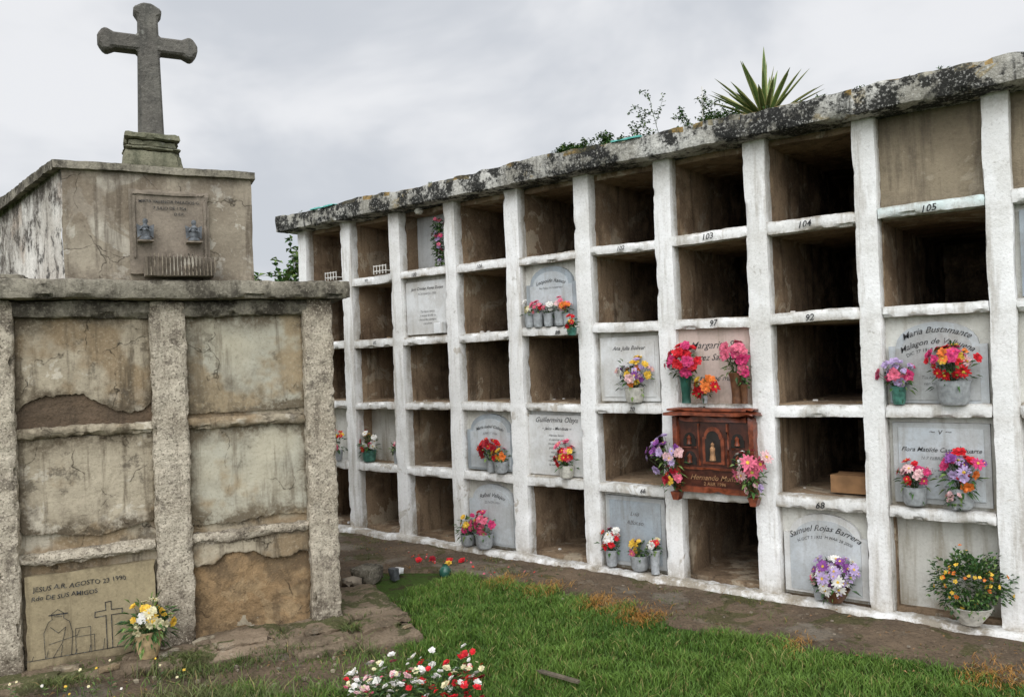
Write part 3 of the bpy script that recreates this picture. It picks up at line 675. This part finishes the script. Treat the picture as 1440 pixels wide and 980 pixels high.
def blades(N,region,hmin,hmax,wd,cols,seed,name,mat='grass_blades',lean=.5,clump=.4):
    rs=np.random.RandomState(seed)
    P=region(rs,N); N=len(P)
    cl=np.array([noise.noise(Vector((p[0]*1.1,p[1]*1.1,0))) for p in P]); cl2=np.array([noise.noise(Vector((p[0]*6,p[1]*6,4))) for p in P])
    h=(hmin+(hmax-hmin)*rs.rand(N))*np.clip(1+clump*1.6*cl2+.3*cl,.3,2); a=rs.rand(N)*2*np.pi; la=rs.rand(N)*2*np.pi; ln=h*lean*rs.rand(N)*1.6
    dx,dy=np.cos(a)*wd,np.sin(a)*wd; lx,ly=np.cos(la)*ln,np.sin(la)*ln
    V=np.zeros((N,5,3)); z0=P[:,2]-.012
    V[:,0]=np.c_[P[:,0]-dx,P[:,1]-dy,z0];V[:,1]=np.c_[P[:,0]+dx,P[:,1]+dy,z0]
    V[:,2]=np.c_[P[:,0]-dx*.8+lx*.35,P[:,1]-dy*.8+ly*.35,z0+h*.6];V[:,3]=np.c_[P[:,0]+dx*.8+lx*.35,P[:,1]+dy*.8+ly*.35,z0+h*.6]
    V[:,4]=np.c_[P[:,0]+lx,P[:,1]+ly,z0+h*.95]
    me=bpy.data.meshes.new(name); me.vertices.add(N*5); me.vertices.foreach_set('co',V.ravel())
    b=np.arange(N)[:,None]*5; L=(b+np.array([[0,1,3,2,2,3,4]])).ravel()
    me.loops.add(N*7); me.loops.foreach_set('vertex_index',L.astype(np.int32))
    me.polygons.add(N*2); st=(np.arange(N)[:,None]*7+np.array([[0,4]])).ravel()
    me.polygons.foreach_set('loop_start',st.astype(np.int32))
    me.update(calc_edges=True)
    c0,c1,c2=[np.array(x) for x in cols]
    t=np.clip(.5+.9*cl+.5*cl2+.2*rs.randn(N),0,1)[:,None]; C=c0*(1-t)+c1*t
    dry=(rs.rand(N)<.06)[:,None]; C=np.where(dry,c2,C); C=C*(.75+.5*rs.rand(N))[:,None]
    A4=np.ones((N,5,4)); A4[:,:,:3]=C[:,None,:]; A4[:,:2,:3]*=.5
    at_=me.attributes.new('col','FLOAT_COLOR','POINT'); at_.data.foreach_set('color',A4.ravel().astype(np.float32))
    me.materials.append(M[mat]); o=bpy.data.objects.new(name,me); sc.collection.objects.link(o); me.validate(); return o
def loc(x,y):
    return (x-2.293)*math.cos(TH)+(y+2.141)*math.sin(TH), -(x-2.293)*math.sin(TH)+(y+2.141)*math.cos(TH)
def inplinth(x,y):
    s,n=loc(x,y)
    return ((s>-2.4)&(s<.05)&(n>-.28))|((s>-.4)&(s<.42)&(n>-.48))|((s>0)&(s<.46)&(n>-.5)&(n<.8)) | ((s>.4)&(n>.0)&(n<2)&(x<2.1))
def reg_lawn(rs,N):
    x=1.5+rs.rand(N)*8; y=-5.8+rs.rand(N)*5.2
    d=np.hypot(x-cam[0],y-cam[1]); fx=(x-cam[0])*math.sin(yaw)+(y-cam[1])*math.cos(yaw); rx=(x-cam[0])*math.cos(yaw)-(y-cam[1])*math.sin(yaw)
    see=(fx>2.9)&(np.abs(rx/np.maximum(fx,.1))<.85)
    keep=(see|(rs.rand(N)<.15))&(d>1.2)
    e=np.interp(x,xs_,ys_)+.07*np.sin(x*7)+.05*np.sin(x*17+1)+.05*rs.randn(N)
    keep&=(y<e)&~inplinth(x,y)
    left=(-.95-.72*(x-1.53)); keep&=~((x<2.6)&(y<left+.15*rs.rand(N))&(rs.rand(N)<.8))
    s,n=loc(x,y); edge=.12*np.sin(s*6)+.08*np.sin(s*15)
    keep&=~((s<.1+edge)&(n>-.95+edge+.1*rs.randn(N))&(rs.rand(N)<.86))
    return np.c_[x,y,np.zeros(N)][keep]
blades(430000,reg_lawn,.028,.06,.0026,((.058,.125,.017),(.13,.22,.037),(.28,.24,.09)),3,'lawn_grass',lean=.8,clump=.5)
def reg_weeds(rs,N):
    s=rs.uniform(-2.4,.1,N); n=rs.uniform(-1.3,-.2,N); z=np.zeros(N)
    k=(np.sin(s*5)+np.sin(n*9+s*3)+rs.randn(N)*.6>.75)
    x=2.293+s*math.cos(TH)-n*math.sin(TH); y=-2.141+s*math.sin(TH)+n*math.cos(TH)
    return np.c_[x,y,z][k]
blades(22000,reg_weeds,.03,.10,.003,((.08,.12,.03),(.14,.155,.06),(.26,.2,.09)),5,'weed_grass',lean=.9)
def reg_plw(rs,N):
    s=rs.uniform(-2.2,.5,N); n=np.where(rs.rand(N)<.5,rs.uniform(-.32,-.2,N),rs.uniform(-.5,.0,N))
    k=(np.sin(s*11)+np.sin(n*19+s*7)+rs.randn(N)*.4>.9)
    x=2.293+s*math.cos(TH)-n*math.sin(TH); y=-2.141+s*math.sin(TH)+n*math.cos(TH)
    return np.c_[x,y,np.full(N,.07)][k]
blades(9000,reg_plw,.012,.04,.0022,((.07,.11,.025),(.13,.15,.05),(.28,.2,.08)),9,'plinth_weeds',lean=1.3)
def reg_dry(rs,N):
    x=rs.uniform(1.6,7.5,N); dens=np.clip(np.sin(x*2.1+.6)*.35+np.sin(x*5.3)*.3+np.sin(x*13)*.3+.02,0,1)
    y=np.interp(x,xs_,ys_)+rs.randn(N)*.11-.02
    k=rs.rand(N)<dens; return np.c_[x,y,np.full(N,.02)][k]
blades(26000,reg_dry,.015,.04,.0022,((.32,.145,.03),(.40,.22,.055),(.3,.24,.11)),6,'dry_grass',lean=1.6)
def reg_edge(rs,N):
    x=rs.uniform(-1,9,N); y=rs.uniform(-.75,-.08,N); k=(np.sin(x*3.3)+np.sin(x*7.7+y*9)+np.sin(y*23)+rs.randn(N)*.5>1.5)
    return np.c_[x,y,np.full(N,.012)][k]
blades(16000,reg_edge,.015,.04,.0022,((.07,.11,.02),(.12,.13,.04),(.3,.17,.05)),8,'path_weeds',lean=1.3)
mb=MB()
for i in range(220):
    x=R.uniform(.5,7.5); y=R.uniform(-.85,-.12); r_=R.uniform(.003,.011)
    mb.box((x-r_,y-r_,.008),(x+r_*1.4,y+r_,.014+r_*.7),.02,R.choice(['pebble','plinth_stone','plinth_stone']),.004,.002,.002,.3)
for i in range(300):
    x=R.uniform(.5,7.5); y=R.uniform(-1.0,-.1)
    leaf(mb,(x,y,R.uniform(.02,.035)),Vector((R.gauss(0,1),R.gauss(0,1),.1)),R.uniform(.012,.035),R.uniform(.004,.009),R.choice(['leaf_dry','leaf_dry','stem','cardboard']))
for i in range(260):
    p=Lw(R.uniform(-2.3,.2),R.uniform(-1.0,-.25),.01); r_=R.uniform(.003,.014)
    if i%2: mb.box((p[0]-r_,p[1]-r_,.0),(p[0]+r_*1.4,p[1]+r_,.012+r_*.7),.02,R.choice(['pebble','plinth_stone','old_concrete']),.004,.002,.002,.3)
    else: leaf(mb,(p[0],p[1],.02),Vector((R.gauss(0,1),R.gauss(0,1),.1)),R.uniform(.012,.04),R.uniform(.004,.009),R.choice(['leaf_dry','leaf_dry','stem']))
mb.obj('path_litter')
mb=MB()
for x,y,c in ((1.55,-.60,'f_red'),(1.62,-.5,'f_darkred'),(1.80,-.47,'f_red'),(1.86,-.55,'f_yellow'),(1.9,-.42,'f_red')):
    head(mb,(x,y,.035),Vector((R.uniform(-.6,.6),-.6,1)),.032,c,'rose')
for i in range(30):
    head(mb,(R.uniform(1.2,2.8),R.uniform(-.65,-.35),.026),Vector((R.uniform(-.6,.6),-.6,1)),R.uniform(.006,.012),R.choice(['f_red','f_darkred','f_pink']),'simple')
mb.obj('fallen_flowers')
mb=MB(); mb.lathe((2.02,-.76,0),[(0,0),(.045,0),(.05,.01),(.05,.05),(.03,.075),(.022,.08),(.022,.092),(.018,.092)],'glass_green',14); mb.obj('glass_jar')
mb=MB(); mb.box((1.45,-1.3,0),(1.7,-1.1,.12),.04,'ledge_concrete',.03,.01,.01,.6); mb.box((1.5,-1.45,0),(1.62,-1.3,.07),.04,'pebble',.02,.01,.01,.3)
mb.box((1.72,-1.12,.0),(1.80,-1.06,.10),.03,'dark_metal',.006,.004,.004); mb.box((1.62,-1.0,.0),(1.72,-.93,.06),.03,'slab_white',.01,.006,.004,.4); mb.obj('rubble')
mb=MB(); mb.box((3.95,-2.1,.04),(4.25,-2.065,.06),.04,'twig',.01,.004,.004); mb.obj('wood_stick')

# foreground flower bush
mb=MB(); bc=Vector((3.76,-2.80,0))
vx=Vector((math.cos(yaw),-math.sin(yaw),0)); vf=Vector((math.sin(yaw),math.cos(yaw),0))
for i in range(180):
    a=R.uniform(-.37,.33); b_=R.uniform(-.18,.16); hmax=.31-.10*abs(a+.05)/.3+(.10 if a>.2 else 0)
    h=hmax*R.uniform(.35,1.05); p=bc+vx*a+vf*b_+Vector((0,0,h)); q=bc+vx*a*.5+vf*b_*.5
    right=a>.0
    col=R.choice(['f_white','f_cream','f_pale','f_white']) if (h>.2 and R.random()<.75) or not right else R.choice(['f_red','f_red','f_darkred','f_white'])
    if not right and R.random()<.22: col=R.choice(['f_red','f_pink'])
    mb.tube([q,(p+q)/2+Vector((R.uniform(-.02,.02),R.uniform(-.02,.02),.02)),p],.002,.0013,'stem',3)
    head(mb,p,Vector((R.uniform(-.6,.6),R.uniform(-.8,.3),.8)),R.uniform(.010,.026),col,'rose')
    for k in range(6): leaf(mb,q.lerp(p,R.uniform(.3,.95)),Vector((R.gauss(0,1),R.gauss(0,1),.4)),R.uniform(.03,.06),.006,R.choice(['leaf_dark','leaf_mid','leaf_light']))
mb.obj('flower_bush',None,True,60)
mb=MB()
for i in range(18):
    s_=R.uniform(-2.1,-.9); n_=R.uniform(-.75,-.32); h=R.uniform(.06,.2); p0=Vector(Lw(s_,n_,0)); p1=p0+Vector((R.uniform(-.03,.03),R.uniform(-.03,.03),h))
    mb.tube([p0,p1],.0015,.001,'stem',3); head(mb,p1,Vector((.5,-.5,.8)),R.uniform(.006,.010),R.choice(['f_white','f_cream','f_yellow']),'daisy')
    for k in range(6): leaf(mb,p0.lerp(p1,R.uniform(.1,.8)),Vector((R.gauss(0,1),R.gauss(0,1),.5)),R.uniform(.02,.05),.006,R.choice(['leaf_mid','leaf_light']))
mb.obj('wild_flowers')

# ------------------------------------------------------------------ roof plants
mb=MB(); ac=Vector((4.49,.28,3.47))
for i in range(58):
    a=R.random()*6.283; el=math.radians(R.choice([R.uniform(8,45),R.uniform(25,88)])); L=R.uniform(.42,.56); wd=R.uniform(.014,.021)
    d=Vector((math.cos(a)*math.cos(el),math.sin(a)*math.cos(el),math.sin(el))); s_=d.cross(Vector((0,0,1))).normalized(); up=s_.cross(d)
    prev=None
    for k in range(7):
        t_=k/6; c_=ac+d*L*t_-Vector((0,0,.06*L*t_*t_*math.cos(el))); w_=wd*(.7+1.2*t_)*(1-t_**2.5)+.0008
        row=[c_-s_*w_+up*w_*.45,c_-s_*w_*.72+up*w_*.2,c_-up*w_*.1,c_+s_*w_*.72+up*w_*.2,c_+s_*w_+up*w_*.45]
        if prev:
            for q in range(4): mb.poly([prev[q],prev[q+1],row[q+1],row[q]],'agave_edge' if q in (0,3) else 'agave_leaf')
        prev=row
mb.tube([ac-Vector((0,0,.1)),ac+Vector((0,0,.03))],.05,.04,'agave_leaf',8)
mb.obj('yucca_plant',None,True,60)
def twigs(mb,p,d,L,depth,r,lf=.03,lfn=3,mat='twig',lm=('leaf_dark','leaf_mid')):
    pts=[Vector(p)]; dd=d.normalized()
    for k in range(4):
        dd=(dd+Vector((R.gauss(0,.22),R.gauss(0,.22),R.gauss(.0,.15)))).normalized(); pts.append(pts[-1]+dd*L/4)
    mb.tube(pts,r,r*.6,mat,4)
    for k in range(1,5):
        if depth>0 and R.random()<.75:
            twigs(mb,pts[k],dd+Vector((R.gauss(0,.8),R.gauss(0,.8),R.gauss(.1,.5))),L*.6,depth-1,r*.6,lf,lfn,mat,lm)
        for q in range(lfn if depth<2 else 1): leaf(mb,pts[k]+Vector((R.gauss(0,.008),R.gauss(0,.008),R.gauss(0,.008))),Vector((R.gauss(0,1),R.gauss(0,1),R.gauss(.2,.6))),lf*R.uniform(.6,1.3),lf*.32,R.choice(lm))
for (x,y,z,L,n,dp) in ((2.85,.05,3.45,.10,7,2),(3.05,.08,3.44,.13,7,2),(3.25,.1,3.45,.12,6,2),(3.45,.05,3.46,.08,6,1),(3.74,.12,3.46,.24,2,2),(3.95,.12,3.46,.15,4,2),(4.08,.15,3.47,.20,2,2),(4.2,.05,3.47,.09,5,1),(2.65,.0,3.45,.06,4,1)):
    mb=MB()
    for i in range(n): twigs(mb,(x+R.uniform(-.1,.1),y,z),Vector((R.gauss(0,.9),R.gauss(0,.3),.8)),L*R.uniform(.7,1.15),dp,.003,.026,3,'stem',('leaf_mid','leaf_mid','leaf_light','leaf_dark'))
    mb.obj('roof_weeds',None,False)
mb=MB(); mb.tube([(4.07,.1,3.4),(4.075,.1,3.80)],.004,.004,'f_white',5); mb.tube([(4.03,.1,3.72),(4.11,.1,3.72)],.004,.004,'f_white',5); mb.obj('thin_white_post')
for x0_,x1_ in ((-.35,.05),(3.42,3.68)):
    mb=MB(); mb.box((x0_,-.185,3.44),(x1_,-.13,3.462),.04,'teal_plastic',.008,.004,.004); mb.obj('plastic_strip')
mb=MB(); base=Vector((-2.3,.7,0)); mb.tube([base,base+Vector((.05,0,1.4)),base+Vector((.0,0,2.7))],.03,.015,'twig',6)
for i in range(12): twigs(mb,base+Vector((0,0,2.68+R.uniform(-.15,.15))),Vector((1+R.gauss(0,.3),R.gauss(0,.3),R.uniform(.15,.55))),R.uniform(.6,.95),1,.006,.10,5,'twig',('leaf_mid','leaf_light'))
mb.obj('shrub_tree',None,False)
mb=MB()
for i in range(110):
    x=R.uniform(-.9,8.5); p=Vector((x,R.uniform(-.15,.1),3.455))
    for k in range(7): leaf(mb,p+Vector((R.gauss(0,.02),0,0)),Vector((R.gauss(0,.8),R.gauss(0,.7),1)),R.uniform(.012,.04),.005,R.choice(['leaf_dark','leaf_mid','stem']))
mb.obj('roof_moss_tufts')

# ------------------------------------------------------------------ world, sun, camera
w=bpy.data.worlds.new('World'); sc.world=w; w.use_nodes=True; nt=w.node_tree; nt.nodes.clear()
N=nt.nodes.new; Lk=nt.links.new
out=N('ShaderNodeOutputWorld'); sky=N('ShaderNodeTexSky'); sky.sky_type='NISHITA'; sky.sun_disc=False
sunv=Vector((.42,-.68,.70)).normalized()
sky.sun_elevation=math.asin(sunv.z); sky.sun_rotation=math.atan2(sunv.x,sunv.y)
b1=N('ShaderNodeBackground'); b1.inputs[1].default_value=.06; Lk(sky.outputs[0],b1.inputs[0])
tc=N('ShaderNodeTexCoord'); mp=N('ShaderNodeMapping'); mp.inputs['Scale'].default_value=(1,1,1.9); Lk(tc.outputs['Generated'],mp.inputs[0])
no=N('ShaderNodeTexNoise'); no.inputs['Scale'].default_value=2.3; no.inputs['Detail'].default_value=5; no.inputs['Roughness'].default_value=.55; no.inputs['Distortion'].default_value=.25; Lk(mp.outputs[0],no.inputs['Vector'])
cr=N('ShaderNodeValToRGB'); cr.color_ramp.interpolation='EASE'
cr.color_ramp.elements[0].position=.34; cr.color_ramp.elements[0].color=(.64,.67,.72,1)
cr.color_ramp.elements[1].position=.60; cr.color_ramp.elements[1].color=(.89,.90,.925,1)
Lk(no.outputs['Fac'],cr.inputs[0])
dp=N('ShaderNodeVectorMath'); dp.operation='DOT_PRODUCT'; Lk(tc.outputs['Generated'],dp.inputs[0]); dp.inputs[1].default_value=sunv
mr=N('ShaderNodeMapRange'); mr.interpolation_type='SMOOTHSTEP'; Lk(dp.outputs['Value'],mr.inputs[0]); mr.inputs[1].default_value=.1; mr.inputs[2].default_value=1.0; mr.inputs[3].default_value=1.0; mr.inputs[4].default_value=2.7  # sky brightened around the sun, out of view, as added soft fill
b2=N('ShaderNodeBackground'); Lk(mr.outputs[0],b2.inputs[1]); Lk(cr.outputs[0],b2.inputs[0])
mx=N('ShaderNodeMixShader'); mx.inputs[0].default_value=.93; Lk(b1.outputs[0],mx.inputs[1]); Lk(b2.outputs[0],mx.inputs[2]); Lk(mx.outputs[0],out.inputs[0])
sd=bpy.data.lights.new('sun','SUN'); sd.energy=1.1; sd.angle=math.radians(45); sd.color=(1,.98,.95)
so=bpy.data.objects.new('sun',sd); sc.collection.objects.link(so)
so.rotation_euler=sunv.to_track_quat('Z','Y').to_euler(); so.location=(10,-10,12)
f=Vector((math.sin(yaw)*math.cos(pitch),math.cos(yaw)*math.cos(pitch),math.sin(pitch)))
r0=Vector((math.cos(yaw),-math.sin(yaw),0)); u0=r0.cross(f)
r=r0*math.cos(roll)+u0*math.sin(roll); u=-r0*math.sin(roll)+u0*math.cos(roll)
cd=bpy.data.cameras.new('camera'); co=bpy.data.objects.new('camera',cd); sc.collection.objects.link(co)
m=Matrix(((r.x,u.x,-f.x,cam[0]),(r.y,u.y,-f.y,cam[1]),(r.z,u.z,-f.z,cam[2]),(0,0,0,1))); co.matrix_world=m
cd.sensor_width=36; cd.sensor_fit='HORIZONTAL'; cd.lens=1150/1440*36; cd.clip_start=.05; cd.clip_end=1000
sc.camera=co
